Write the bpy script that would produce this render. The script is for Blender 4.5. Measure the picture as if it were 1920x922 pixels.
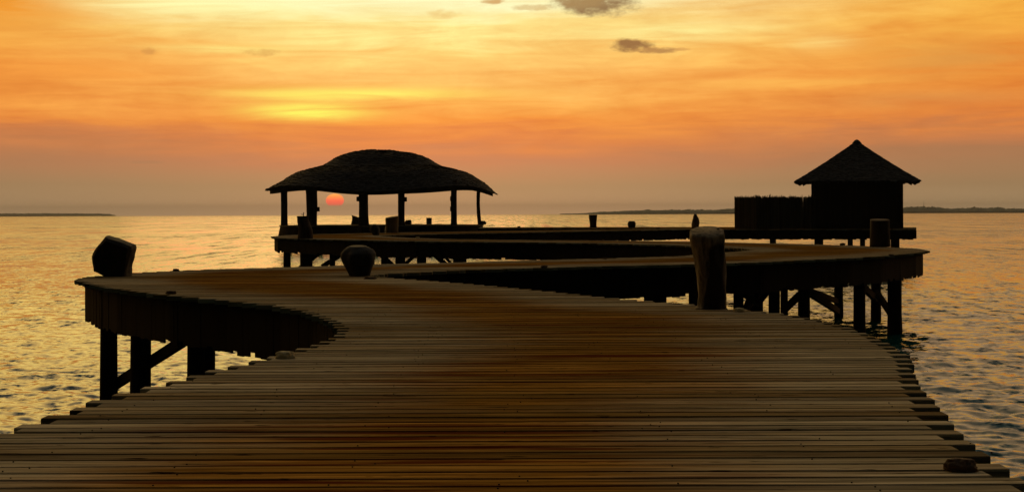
import bpy, bmesh, math, random
import numpy as np
from mathutils import Vector, Matrix, noise

random.seed(7)
np.random.seed(7)
R = math.radians
scene = bpy.context.scene
C = scene.collection
for o in list(bpy.data.objects):
    bpy.data.objects.remove(o)

# ------------------------------------------------------------------ camera
FPX = 2800.0                 # focal length in pixels of the 1920 px wide photograph
EYE = 0.95                   # eye height above the deck
DECK = 1.85                  # deck level above the water (water = 0)
CAMZ = DECK + EYE
ROLL = math.atan(0.00375)
HY = 401.2                   # horizon row at the middle of the photograph
cam = bpy.data.cameras.new("camera")
cam.sensor_width = 36.0
cam.lens = FPX / 1920 * 36
cam.shift_y = -(461 - HY) / 1920
cam.clip_start = 0.05
cam.clip_end = 60000
co = bpy.data.objects.new("camera", cam)
C.objects.link(co)
cr, sr = math.cos(ROLL), math.sin(ROLL)
co.matrix_world = Matrix(((cr, sr, 0, 0), (0, 0, -1, 0), (-sr, cr, 0, CAMZ), (0, 0, 0, 1)))
scene.camera = co


def ray(px, py):
    """direction (x, 1, z) of a photo pixel"""
    xc, yc = (px - 960) / FPX, (HY - py) / FPX
    return (xc * cr + yc * sr, -xc * sr + yc * cr)


def P(px, py, z=DECK):
    """point of the horizontal plane z seen at a photo pixel"""
    u, v = ray(px, py)
    t = (z - CAMZ) / v
    return Vector((u * t, t, z))


def PD(px, py, d):
    """point at depth d seen at a photo pixel"""
    u, v = ray(px, py)
    return Vector((u * d, d, CAMZ + v * d))


def azel(px, py):
    u, v = ray(px, py)
    return math.degrees(math.atan2(u, 1)), math.degrees(math.asin(v / math.sqrt(1 + u * u + v * v)))


# ------------------------------------------------------------------ colour
def lin(c):
    return tuple((x / 255 / 12.92) if x / 255 < 0.04045 else ((x / 255 + 0.055) / 1.055) ** 2.4 for x in c) + (1.0,)


# ------------------------------------------------------------------ node helpers
class NT:
    def __init__(self, tree):
        self.t = tree
        self.n = tree.nodes
        self.n.clear()

    def new(self, kind, **kw):
        nd = self.n.new(kind)
        for k, v in kw.items():
            setattr(nd, k, v)
        return nd

    def put(self, sock, v):
        if isinstance(v, bpy.types.NodeSocket):
            self.t.links.new(v, sock)
        elif v is not None:
            sock.default_value = v

    def math(self, op, a, b=None, c=None, clamp=False):
        nd = self.new("ShaderNodeMath", operation=op, use_clamp=clamp)
        for i, v in enumerate((a, b, c)):
            self.put(nd.inputs[i], v)
        return nd.outputs[0]

    def vmath(self, op, a, b=None, scale=None):
        nd = self.new("ShaderNodeVectorMath", operation=op)
        self.put(nd.inputs[0], a)
        if b is not None:
            self.put(nd.inputs[1], b)
        if scale is not None:
            self.put(nd.inputs["Scale"], scale)
        return nd

    def mix(self, f, a, b, blend="MIX"):
        nd = self.new("ShaderNodeMix", data_type="RGBA", blend_type=blend, clamp_factor=True)
        self.put(nd.inputs[0], f)
        self.put(nd.inputs[6], a)
        self.put(nd.inputs[7], b)
        return nd.outputs[2]

    def ramp(self, f, stops, interp="LINEAR"):
        nd = self.new("ShaderNodeValToRGB")
        cr_ = nd.color_ramp
        cr_.interpolation = interp
        while len(cr_.elements) > 1:
            cr_.elements.remove(cr_.elements[-1])
        cr_.elements[0].position, cr_.elements[0].color = stops[0]
        for p, c in stops[1:]:
            e = cr_.elements.new(p)
            e.color = c
        self.put(nd.inputs[0], f)
        return nd.outputs[0]

    def rng(self, v, a, b, c=0.0, d=1.0, smooth=False):
        nd = self.new("ShaderNodeMapRange", interpolation_type="SMOOTHSTEP" if smooth else "LINEAR")
        for i, x in enumerate((v, a, b, c, d)):
            self.put(nd.inputs[i], x)
        return nd.outputs[0]

    def noise(self, vec, scale=1.0, detail=4.0, rough=0.5, out=0, dist=0.0):
        nd = self.new("ShaderNodeTexNoise")
        self.put(nd.inputs["Vector"], vec)
        nd.inputs["Scale"].default_value = scale
        nd.inputs["Detail"].default_value = detail
        nd.inputs["Roughness"].default_value = rough
        nd.inputs["Distortion"].default_value = dist
        return nd.outputs[out]

    def xyz(self, a, b, c):
        nd = self.new("ShaderNodeCombineXYZ")
        for i, v in enumerate((a, b, c)):
            self.put(nd.inputs[i], v)
        return nd.outputs[0]

    def gauss(self, x, x0, s):
        d = self.math("DIVIDE", self.math("SUBTRACT", x, x0), s)
        return self.math("EXPONENT", self.math("MULTIPLY", self.math("MULTIPLY", d, d), -1.0))


# ------------------------------------------------------------------ world: sunset sky
SUN_AZ, SUN_EL = azel(628, 376)
world = bpy.data.worlds.new("World")
scene.world = world
world.use_nodes = True
w = NT(world.node_tree)
tc = w.new("ShaderNodeTexCoord")
sep = w.new("ShaderNodeSeparateXYZ")
w.put(sep.inputs[0], tc.outputs["Generated"])
X, Y, Z = sep.outputs
AZ = w.math("MULTIPLY", w.math("ARCTAN2", X, Y), 57.29578)
EL = w.math("MULTIPLY", w.math("ARCSINE", Z), 57.29578)

# soft layered cloud: two stretched noises in azimuth / elevation
sv = w.xyz(w.math("MULTIPLY", AZ, 0.10), w.math("ADD", w.math("MULTIPLY", EL, 0.75), w.math("MULTIPLY", AZ, 0.012)), 3.7)
n1 = w.noise(sv, 1.0, 5.0, 0.55, dist=0.6)
sv2 = w.xyz(w.math("MULTIPLY", AZ, 0.17), w.math("ADD", w.math("MULTIPLY", EL, 2.3), w.math("MULTIPLY", AZ, -0.03)), 9.1)
n2 = w.noise(sv2, 1.0, 6.0, 0.6, dist=0.8)
sv3 = w.xyz(w.math("MULTIPLY", AZ, 0.30), w.math("ADD", w.math("MULTIPLY", EL, 0.9), w.math("MULTIPLY", AZ, 0.05)), 5.2)
n3 = w.noise(sv3, 1.0, 6.0, 0.6, dist=1.2)
up = w.rng(EL, 1.2, 4.5, 0.0, 1.0, True)      # the lowest haze is smooth
warp = w.math("ADD", w.math("MULTIPLY", w.math("SUBTRACT", n1, 0.5), 2.4), w.math("MULTIPLY", w.math("SUBTRACT", n2, 0.5), 1.1))
ELW = w.math("ADD", EL, w.math("MULTIPLY", warp, w.rng(EL, 0.5, 4.0, 0.1, 1.0, True)))
T = w.math("DIVIDE", ELW, 40.0, clamp=True)


def stop(py, c):
    return (max(0.0, (401 - py) / FPX * 57.2958 / 40.0), lin(c))


mid = w.ramp(T, [stop(401, (230, 181, 133)), stop(388, (220, 171, 123)), stop(350, (198, 153, 106)), stop(300, (216, 140, 94)), stop(268, (240, 144, 76)),
                 stop(235, (253, 158, 68)), stop(190, (255, 181, 86)), stop(140, (255, 197, 106)), stop(95, (255, 208, 116)),
                 stop(55, (255, 234, 146)), stop(8, (255, 253, 198)), (0.28, lin((255, 222, 122))), (0.6, lin((250, 205, 120))), (1.0, lin((190, 165, 125)))])
edge = w.ramp(T, [stop(401, (190, 162, 124)), stop(388, (182, 152, 113)), stop(350, (162, 131, 94)), stop(290, (172, 122, 84)), stop(252, (198, 124, 76)),
                  stop(222, (226, 132, 60)), stop(150, (240, 146, 54)), stop(80, (240, 160, 58)), stop(10, (243, 178, 62)),
                  (0.3, lin((246, 180, 78))), (0.55, lin((240, 186, 100))), (1.0, lin((205, 176, 122)))])
hi = w.rng(EL, 8.5, 15.0, 0.0, 1.0, True)
side = w.gauss(w.math("ADD", AZ, w.math("MULTIPLY", hi, 9.0)), -3.0, w.math("ADD", 12.5, w.math("MULTIPLY", hi, 8.0)))
sky = w.mix(side, edge, mid)
# brighter and darker veils
veil = w.math("MULTIPLY", w.math("ADD", w.math("MULTIPLY", w.math("SUBTRACT", n2, 0.5), 0.65), w.math("MULTIPLY", w.math("ADD", w.math("SUBTRACT", n1, 0.5), w.math("MULTIPLY", w.math("SUBTRACT", n3, 0.5), 1.1)), 0.6)), up)
sky = w.mix(1.0, sky, w.xyz(w.math("ADD", 1.0, w.math("MULTIPLY", veil, 0.35)), w.math("ADD", 1.0, w.math("MULTIPLY", veil, 0.75)), w.math("ADD", 1.0, w.math("MULTIPLY", veil, 1.0))), "MULTIPLY")


def streak(px, py, wx, wy, col, amt, wob=0.25):
    global sky
    a, e = azel(px, py)
    ew = w.math("ADD", EL, w.math("MULTIPLY", w.math("SUBTRACT", n2, 0.5), wob))
    g = w.math("MULTIPLY", w.gauss(AZ, a, wx / FPX * 57.3), w.gauss(ew, e, wy / FPX * 57.3))
    g = w.math("MULTIPLY", g, w.rng(n2, 0.3, 0.6, 0.35, 1.0))
    sky = w.mix(w.math("MULTIPLY", g, amt, clamp=True), sky, lin(col))


streak(690, 176, 190, 11, (255, 244, 112), 1.0)
streak(560, 178, 100, 9, (255, 240, 105), 0.6)
streak(580, 208, 95, 14, (255, 248, 104), 1.3)
streak(400, 10, 230, 20, (255, 252, 172), 1.2, 0.4)
streak(700, 0, 380, 26, (255, 253, 196), 1.0, 0.6)
streak(420, 93, 120, 7, (255, 240, 140), 0.9)
streak(1250, 60, 170, 15, (255, 246, 160), 0.8)
streak(1540, 82, 60, 15, (255, 228, 140), 0.6)
streak(1480, 155, 180, 9, (255, 196, 92), 0.5)
streak(0, 10, 130, 40, (238, 150, 45), 1.0)
streak(60, 35, 120, 14, (240, 165, 70), 0.7)
streak(180, 130, 150, 18, (246, 155, 62), 0.6)
streak(1800, 110, 160, 40, (214, 152, 76), 0.6)
streak(1750, 185, 200, 16, (206, 138, 76), 0.5)

# small grey clouds
cn = w.noise(w.xyz(w.math("MULTIPLY", AZ, 1.3), w.math("MULTIPLY", EL, 2.6), 1.3), 1.3, 5.0, 0.58)


def cloud(px, py, wx, wy, col, amt, ragged=1.25, soft=1.1):
    global sky
    a, e = azel(px, py)
    da = w.math("DIVIDE", w.math("SUBTRACT", AZ, a), wx / FPX * 57.3)
    de = w.math("DIVIDE", w.math("SUBTRACT", EL, e), wy / FPX * 57.3)
    q = w.math("ADD", w.math("MULTIPLY", da, da), w.math("MULTIPLY", de, de))
    m = w.math("ADD", w.math("SUBTRACT", 1.0, q), w.math("MULTIPLY", w.math("SUBTRACT", cn, 0.5), ragged * 2))
    m = w.rng(m, 0.0, soft, 0.0, amt, True)
    sky = w.mix(m, sky, lin(col))


cloud(1116, 10, 100, 25, (150, 120, 82), 1.0, 0.95)
cloud(1090, 4, 60, 16, (172, 140, 92), 0.85)
cloud(1000, 14, 50, 7, (205, 160, 95), 0.55)
cloud(925, 3, 26, 6, (206, 150, 84), 0.8)
cloud(1184, 85, 46, 15, (158, 115, 70), 1.0, 1.0)
cloud(1225, 95, 52, 7, (178, 128, 76), 0.85)
cloud(1280, 93, 20, 4, (205, 144, 80), 0.6)
cloud(282, 96, 19, 8, (216, 152, 78), 0.75)
cloud(492, 99, 36, 9, (222, 168, 88), 0.7)
cloud(830, 27, 38, 11, (236, 194, 116), 0.6)
cloud(270, 304, 40, 4, (160, 125, 90), 0.25)

# the low red sun, dim behind haze, its foot sunk in the murk
dA = w.math("SUBTRACT", AZ, SUN_AZ)
dE = w.math("SUBTRACT", EL, SUN_EL)
rad = w.math("SQRT", w.math("ADD", w.math("MULTIPLY", dA, dA), w.math("MULTIPLY", w.math("MULTIPLY", dE, dE), 1.75)))
disc = w.rng(rad, 0.32, 0.36, 1.0, 0.0, True)
disc = w.math("MULTIPLY", disc, w.rng(dE, -0.24, -0.12, 0.0, 1.0, True))
suncol = w.ramp(w.rng(dE, -0.22, 0.27), [(0.0, lin((236, 104, 84))), (0.45, lin((255, 106, 76))), (0.75, lin((255, 142, 72))), (1.0, lin((255, 176, 82)))])
sky = w.mix(disc, sky, w.vmath("SCALE", suncol, scale=1.5).outputs[0])
# the sky away from the sunset is dusk: a Nishita sky with the same sun
nis = w.new("ShaderNodeTexSky", sky_type="NISHITA")
nis.sun_disc = False
nis.sun_elevation = R(SUN_EL)
nis.sun_rotation = R(SUN_AZ)
sky = w.mix(w.math("MULTIPLY", hi, w.rng(AZ, 2.0, 17.0, 0.0, 0.9, True)), sky, lin((222, 184, 142)))
gain = w.math("ADD", 1.0, w.math("MULTIPLY", w.math("MULTIPLY", hi, w.gauss(AZ, -15.0, 17.0)), 1.25))
sky = w.vmath("SCALE", sky, scale=gain).outputs[0]
sky = w.vmath("MULTIPLY", sky, (1.06, 1.03, 1.0)).outputs[0]
# overhead the light has gone: only the band above the sunset still glows
zen = w.rng(EL, 26.0, 58.0, 1.0, 0.0, True)
sky = w.mix(zen, lin((138, 142, 138)), sky)
front = w.rng(w.math("ADD", Y, w.math("MULTIPLY", Z, 0.15)), 0.02, 0.60, 0.0, 1.0, True)
dusk = w.vmath("SCALE", nis.outputs[0], scale=0.018).outputs[0]
sky = w.mix(front, dusk, sky)
bg = w.new("ShaderNodeBackground")
w.put(bg.inputs[0], sky)
bg.inputs[1].default_value = 1.0
wo = w.new("ShaderNodeOutputWorld")
w.put(wo.inputs[0], bg.outputs[0])

# ------------------------------------------------------------------ sun lamp
sl = bpy.data.lights.new("sun", "SUN")
sl.energy = 0.05
sl.angle = R(16)
sl.color = (1.0, 0.42, 0.16)
so = bpy.data.objects.new("sun", sl)
C.objects.link(so)
sd = Vector((math.sin(R(SUN_AZ)), math.cos(R(SUN_AZ)), math.tan(R(SUN_EL)))).normalized()
so.rotation_euler = sd.to_track_quat("Z", "Y").to_euler()
so.location = sd * 50

scene.view_settings.view_transform = "Standard"
scene.view_settings.look = "None"
scene.view_settings.exposure = 0.0
scene.view_settings.gamma = 1.0
scene.cycles.max_bounces = 6
scene.cycles.use_denoising = True
scene.cycles.glossy_bounces = 4


# ------------------------------------------------------------------ materials
def mat(name):
    m = bpy.data.materials.new(name)
    m.use_nodes = True
    t = NT(m.node_tree)
    b = t.new("ShaderNodeBsdfPrincipled")
    o = t.new("ShaderNodeOutputMaterial")
    t.put(o.inputs[0], b.outputs[0])
    return m, t, b


def grain_mat(name, c1, c2, stretch=(1, 1, 12), rough=0.8, scale=3.0, bump=0.3, spec=0.3, island=0.5):
    """weathered wood / stone: two tones, stretched grain, a tone of its own for every piece"""
    m, t, b = mat(name)
    tcd = t.new("ShaderNodeTexCoord")
    geo = t.new("ShaderNodeNewGeometry")
    v = t.vmath("MULTIPLY", tcd.outputs["Object"], stretch).outputs[0]
    rnd = geo.outputs["Random Per Island"]
    v = t.vmath("ADD", v, t.xyz(t.math("MULTIPLY", rnd, 31.0), t.math("MULTIPLY", rnd, 17.0), 0.0)).outputs[0]
    g = t.noise(v, scale, 6.0, 0.65)
    f = t.math("ADD", t.math("MULTIPLY", t.rng(g, 0.3, 0.7), 1.0 - island), t.math("MULTIPLY", rnd, island), clamp=True)
    t.put(b.inputs["Base Color"], t.mix(f, c1 + (1,), c2 + (1,)))
    b.inputs["Roughness"].default_value = rough
    b.inputs["Specular IOR Level"].default_value = spec
    if bump:
        bp = t.new("ShaderNodeBump")
        bp.inputs["Strength"].default_value = bump
        bp.inputs["Distance"].default_value = 0.01
        t.put(bp.inputs["Height"], g)
        t.put(b.inputs["Normal"], bp.outputs[0])
    return m


M = {}
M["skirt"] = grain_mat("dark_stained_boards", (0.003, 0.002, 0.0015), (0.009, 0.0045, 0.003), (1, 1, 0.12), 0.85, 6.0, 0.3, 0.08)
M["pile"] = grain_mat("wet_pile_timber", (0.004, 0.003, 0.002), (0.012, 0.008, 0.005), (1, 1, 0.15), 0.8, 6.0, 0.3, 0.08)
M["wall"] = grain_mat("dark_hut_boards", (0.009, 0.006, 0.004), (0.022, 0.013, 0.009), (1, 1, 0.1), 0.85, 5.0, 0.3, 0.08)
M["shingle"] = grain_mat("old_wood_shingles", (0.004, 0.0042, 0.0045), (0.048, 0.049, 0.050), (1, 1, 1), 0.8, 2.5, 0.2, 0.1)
M["reed"] = grain_mat("dry_reed_sticks", (0.008, 0.005, 0.003), (0.13, 0.085, 0.045), (1, 1, 0.1), 0.9, 5.0, 0.3, 0.3, 0.7)
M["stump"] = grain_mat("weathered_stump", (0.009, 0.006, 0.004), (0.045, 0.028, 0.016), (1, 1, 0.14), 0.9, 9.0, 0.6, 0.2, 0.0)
M["palestump"] = grain_mat("bleached_stump", (0.04, 0.032, 0.018), (0.19, 0.14, 0.075), (1, 1, 0.1), 0.9, 7.0, 0.6, 0.2, 0.0)
M["stone"] = grain_mat("dark_coral_rock", (0.004, 0.004, 0.0037), (0.018, 0.0175, 0.016), (1, 1, 1), 0.8, 5.0, 0.7, 0.3, 0.0)
M["coral"] = grain_mat("bleached_coral", (0.30, 0.26, 0.13), (0.62, 0.54, 0.32), (1, 1, 1), 0.9, 14.0, 0.8, 0.2, 0.0)
M["darkcoral"] = grain_mat("stained_coral", (0.04, 0.026, 0.014), (0.12, 0.075, 0.04), (1, 1, 1), 0.9, 14.0, 0.8, 0.2, 0.0)
M["metal"] = grain_mat("dull_metal", (0.05, 0.05, 0.05), (0.09, 0.09, 0.09), (1, 1, 1), 0.5, 5.0, 0)
M["foliage"] = grain_mat("far_foliage", (0.05, 0.095, 0.08), (0.08, 0.14, 0.115), (1, 1, 1), 0.9, 0.2, 0)
M["sand"] = grain_mat("shore_sand", (0.10, 0.095, 0.08), (0.16, 0.15, 0.12), (1, 1, 1), 0.9, 0.05, 0)


def deck_material():
    m, t, b = mat("deck_planks")
    geo = t.new("ShaderNodeNewGeometry")
    pos = geo.outputs["Position"]
    rnd = geo.outputs["Random Per Island"]
    at = t.new("ShaderNodeAttribute", attribute_name="edge_distance")
    ed = at.outputs["Fac"]
    off = t.xyz(t.math("MULTIPLY", rnd, 57.0), t.math("MULTIPLY", rnd, 23.0), t.math("MULTIPLY", rnd, 11.0))
    pv = t.vmath("ADD", pos, off).outputs[0]
    g = t.rng(t.noise(t.vmath("MULTIPLY", pv, (0.7, 24, 24)).outputs[0], 1.0, 6.0, 0.65, dist=0.5), 0.3, 0.7)      # grain along the board
    fine = t.noise(t.vmath("MULTIPLY", pv, (2.2, 110, 110)).outputs[0], 1.0, 3.0, 0.6)
    blot = t.noise(t.vmath("MULTIPLY", pv, (0.45, 5, 1)).outputs[0], 1.0, 4.0, 0.6)               # patches within a board
    wide = t.noise(pos, 0.35, 4.0, 0.55)                                                          # patches across boards
    # footworn reddish middle, greyer sides
    wv = t.math("ADD", ed, t.math("ADD", t.math("MULTIPLY", t.math("SUBTRACT", wide, 0.5), 2.0), t.math("MULTIPLY", t.math("SUBTRACT", blot, 0.5), 1.2)))
    worn = t.rng(wv, 0.55, 1.75, 0.0, 1.0, True)
    grey = t.mix(g, (0.15, 0.128, 0.072, 1), (0.52, 0.455, 0.315, 1))
    red = t.mix(g, (0.098, 0.042, 0.006, 1), (0.40, 0.215, 0.04, 1))
    col = t.mix(worn, grey, red)
    rnd2 = t.math("FRACT", t.math("MULTIPLY", rnd, 7.31))
    col = t.mix(t.math("MULTIPLY", t.rng(rnd2, 0.35, 1.0), 0.75), col, t.mix(g, (0.085, 0.048, 0.010, 1), (0.22, 0.145, 0.04, 1)))
    tone = t.math("ADD", 0.66, t.math("MULTIPLY", rnd, 0.56))
    tone = t.math("MULTIPLY", tone, t.rng(blot, 0.3, 0.7, 0.75, 1.35))
    tone = t.math("MULTIPLY", tone, t.rng(fine, 0.38, 0.62, 0.6, 1.3))
    col = t.mix(1.0, col, t.xyz(tone, tone, tone), "MULTIPLY")
    # red-brown boards here and there, knots and dark checks
    rb = t.math("MULTIPLY", t.rng(t.noise(t.vmath("MULTIPLY", pv, (0.6, 9, 1)).outputs[0], 1.0, 3.0, 0.5), 0.52, 0.64, 0, 1, True), t.rng(worn, 0, 1, 0.2, 0.9))
    col = t.mix(rb, col, (0.085, 0.016, 0.004, 1))
    kn = t.noise(t.vmath("MULTIPLY", pv, (5.5, 30, 8)).outputs[0], 1.0, 2.0, 0.5)
    col = t.mix(t.rng(kn, 0.66, 0.72, 0, 0.9, True), col, (0.012, 0.007, 0.004, 1))
    ck = t.noise(t.vmath("MULTIPLY", pv, (1.1, 75, 8)).outputs[0], 1.0, 2.0, 0.5)
    col = t.mix(t.rng(ck, 0.62, 0.70, 0, 0.85, True), col, (0.014, 0.008, 0.004, 1))
    t.put(b.inputs["Base Color"], col)
    t.put(b.inputs["Roughness"], t.rng(g, 0.3, 0.7, 0.75, 0.95))
    b.inputs["Specular IOR Level"].default_value = 0.0
    bp = t.new("ShaderNodeBump")
    bp.inputs["Strength"].default_value = 0.4
    bp.inputs["Distance"].default_value = 0.004
    t.put(bp.inputs["Height"], t.math("ADD", g, t.math("MULTIPLY", fine, 0.4)))
    t.put(b.inputs["Normal"], bp.outputs[0])
    return m


def water_material():
    m, t, b = mat("sea_water")
    geo = t.new("ShaderNodeNewGeometry")
    pos = geo.outputs["Position"]
    dist = t.vmath("LENGTH", pos).outputs["Value"]
    far = t.rng(dist, 25.0, 160.0, 0.0, 1.0, True)
    ca = t.noise(t.vmath("MULTIPLY", pos, (0.75, 1.0, 1)).outputs[0], 2.4, 3.0, 0.55, out=1)
    cb = t.noise(t.vmath("MULTIPLY", pos, (0.7, 1.0, 1)).outputs[0], 9.0, 2.0, 0.5, out=1)
    cc = t.noise(t.vmath("MULTIPLY", pos, (0.35, 1.0, 1)).outputs[0], 0.35, 4.0, 0.6, out=1)
    half = (0.5, 0.5, 0.5)
    s = t.vmath("SCALE", t.vmath("SUBTRACT", ca, half).outputs[0], scale=t.rng(far, 0, 1, 0.55, 1.0)).outputs[0]
    s2 = t.vmath("SCALE", t.vmath("SUBTRACT", cb, half).outputs[0], scale=t.rng(far, 0, 1, 0.30, 0.5)).outputs[0]
    s3 = t.vmath("SCALE", t.vmath("SUBTRACT", cc, half).outputs[0], scale=t.rng(far, 0, 1, 0.15, 0.6)).outputs[0]
    # gusts: long calmer and rougher lanes across the sea
    lane = t.noise(t.vmath("MULTIPLY", pos, (0.006, 0.035, 1)).outputs[0], 1.0, 3.0, 0.55)
    cd = t.noise(t.vmath("MULTIPLY", pos, (0.22, 0.5, 1)).outputs[0], 0.30, 4.0, 0.7, out=1)
    s4 = t.vmath("SCALE", t.vmath("SUBTRACT", cd, half).outputs[0], scale=t.rng(far, 0, 1, 0.03, 0.55)).outputs[0]
    ce = t.noise(t.vmath("MULTIPLY", pos, (0.10, 0.16, 1)).outputs[0], 0.16, 4.0, 0.7, out=1)
    s5 = t.vmath("SCALE", t.vmath("SUBTRACT", ce, half).outputs[0], scale=t.rng(dist, 60.0, 400.0, 0.0, 0.55)).outputs[0]
    s3 = t.vmath("ADD", s3, t.vmath("ADD", s4, s5).outputs[0]).outputs[0]
    su = t.vmath("ADD", t.vmath("ADD", s, s2).outputs[0], s3).outputs[0]
    su = t.vmath("SCALE", su, scale=t.rng(lane, 0.33, 0.66, 0.35, 1.35)).outputs[0]
    # cat's-paws: streaks of rougher and smoother water at several sizes
    def paws(fx, fy, lo=0.35, hi_=1.6):
        nz = t.noise(t.vmath("MULTIPLY", pos, (fx, fy, 1)).outputs[0], 1.0, 4.0, 0.68)
        return t.math("ADD", t.rng(nz, 0.36, 0.60, lo, hi_), t.rng(nz, 0.52, 0.68, 0.0, 3.2, True))
    p0, p1, p2, p3 = paws(2.6, 1.1), paws(1.7, 0.30, 0.2), paws(0.8, 0.075, 0.10), paws(0.30, 0.010, 0.08)
    paw = t.mix(t.rng(dist, 22.0, 45.0, 0.0, 1.0, True), p0, p1)
    paw = t.mix(t.rng(dist, 55.0, 120.0, 0.0, 1.0, True), paw, p2)
    paw = t.mix(t.rng(dist, 150.0, 330.0, 0.0, 1.0, True), paw, p3)
    su = t.vmath("SCALE", su, scale=t.math("MULTIPLY", paw, 1.22)).outputs[0]
    ss = t.new("ShaderNodeSeparateXYZ")
    t.put(ss.inputs[0], su)
    # short steep wavelets, leaning the way the breeze blows them
    su = t.xyz(ss.outputs[0], t.math("MULTIPLY", t.math("ABSOLUTE", ss.outputs[1]), -1.0), 0.0)
    nn = t.vmath("NORMALIZE", t.vmath("ADD", geo.outputs["Normal"], su).outputs[0]).outputs[0]
    b.inputs["Base Color"].default_value = (0.002, 0.078, 0.073, 1)
    b.inputs["Roughness"].default_value = 0.06
    b.inputs["IOR"].default_value = 1.333
    t.put(b.inputs["Normal"], nn)
    return m


M["deck"] = deck_material()
M["water"] = water_material()


# ------------------------------------------------------------------ object helpers
def link(name, me, m=None, parent=None, loc=None):
    o = bpy.data.objects.new(name, me)
    C.objects.link(o)
    if m is not None:
        for x in (m if isinstance(m, (list, tuple)) else (m,)):
            me.materials.append(x)
    if parent is not None:
        o.parent = parent
    if loc is not None:
        o.location = loc
    return o


def obj(name, bm, m, parent=None, loc=None, smooth=False):
    bmesh.ops.recalc_face_normals(bm, faces=bm.faces)
    me = bpy.data.meshes.new(name)
    if smooth:
        for f in bm.faces:
            f.smooth = True
    bm.to_mesh(me)
    bm.free()
    return link(name, me, m, parent, loc)


def tag(o, label=None, cat=None, group=None, kind=None):
    if label:
        o["label"] = label
    if cat:
        o["category"] = cat
    if group:
        o["group"] = group
    if kind:
        o["kind"] = kind
    return o


def thing(name, loc, label, cat, group=None):
    o = bpy.data.objects.new(name, None)
    o.empty_display_size = 0.2
    C.objects.link(o)
    o.location = loc
    return tag(o, label, cat, group)


def hexa(bm, pts):
    """8 points: bottom 4 then top 4"""
    v = [bm.verts.new(p) for p in pts]
    for f in ((3, 2, 1, 0), (4, 5, 6, 7), (0, 1, 5, 4), (1, 2, 6, 5), (2, 3, 7, 6), (3, 0, 4, 7)):
        bm.faces.new([v[i] for i in f])


def box(bm, x0, x1, y0, y1, z0, z1):
    hexa(bm, [(x0, y0, z0), (x1, y0, z0), (x1, y1, z0), (x0, y1, z0), (x0, y0, z1), (x1, y0, z1), (x1, y1, z1), (x0, y1, z1)])


def beam(bm, p, q, wd, ht):
    p, q = Vector(p), Vector(q)
    d = (q - p).normalized()
    s = d.cross(Vector((0, 0, 1)))
    s = (s if s.length > 1e-3 else Vector((1, 0, 0))).normalized() * (wd / 2)
    u = s.cross(d).normalized() * (ht / 2)
    hexa(bm, [p - s - u, p + s - u, q + s - u, q - s - u, p - s + u, p + s + u, q + s + u, q - s + u])


def lathe(bm, rows, n=20, rough=0.06, seed=0, tilt=(0, 0), freq=2.0, oval=1.0, ridges=0.0):
    """rows of (z, radius, cx); an irregular turned body, closed at both ends; tilt slopes the top row"""
    rings = []
    zt = rows[-1][0]
    for i, (z, r, cx) in enumerate(rows):
        ring = []
        for k in range(n):
            a = 2 * math.pi * k / n
            ca, sa = math.cos(a), math.sin(a)
            nz = noise.noise(Vector((ca * freq + seed * 7.3, sa * freq, z / max(r, 0.05) * 0.6)))
            rr = r * (1 + rough * 2 * nz + ridges * math.sin(a * 7 + seed + z * 2))
            tl = (tilt[0] * ca + tilt[1] * sa) * r * max(0.0, (z / zt)) ** 2
            ring.append(bm.verts.new((cx + ca * rr, sa * rr * oval, z + tl)))
        rings.append(ring)
    for a, b_ in zip(rings, rings[1:]):
        for k in range(n):
            bm.faces.new((a[k], a[(k + 1) % n], b_[(k + 1) % n], b_[k]))
    bm.faces.new(list(reversed(rings[0])))
    c = bm.verts.new(sum((v.co for v in rings[-1]), Vector()) / n - Vector((0, 0, rows[-1][1] * 0.06)))
    for k in range(n):
        bm.faces.new((rings[-1][k], rings[-1][(k + 1) % n], c))


def rock_bm(sx, sy, sz, seed, sub=3, rough=0.25, flat=0.35, freq=1.6):
    bm = bmesh.new()
    bmesh.ops.create_icosphere(bm, subdivisions=sub, radius=1.0)
    for v in bm.verts:
        d = v.co.normalized()
        k = 1 + rough * noise.fractal(d * freq + Vector((seed * 5.1, seed, 0)), 0.8, 2.0, 4)
        p = d * k
        p.z = max(p.z, -flat) + flat
        if p.z > 0.75 + flat:
            p.z = 0.75 + flat + (p.z - 0.75 - flat) * 0.35
        v.co = Vector((p.x * sx, p.y * sy, p.z * sz / (1 + flat)))
    return bm


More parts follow.
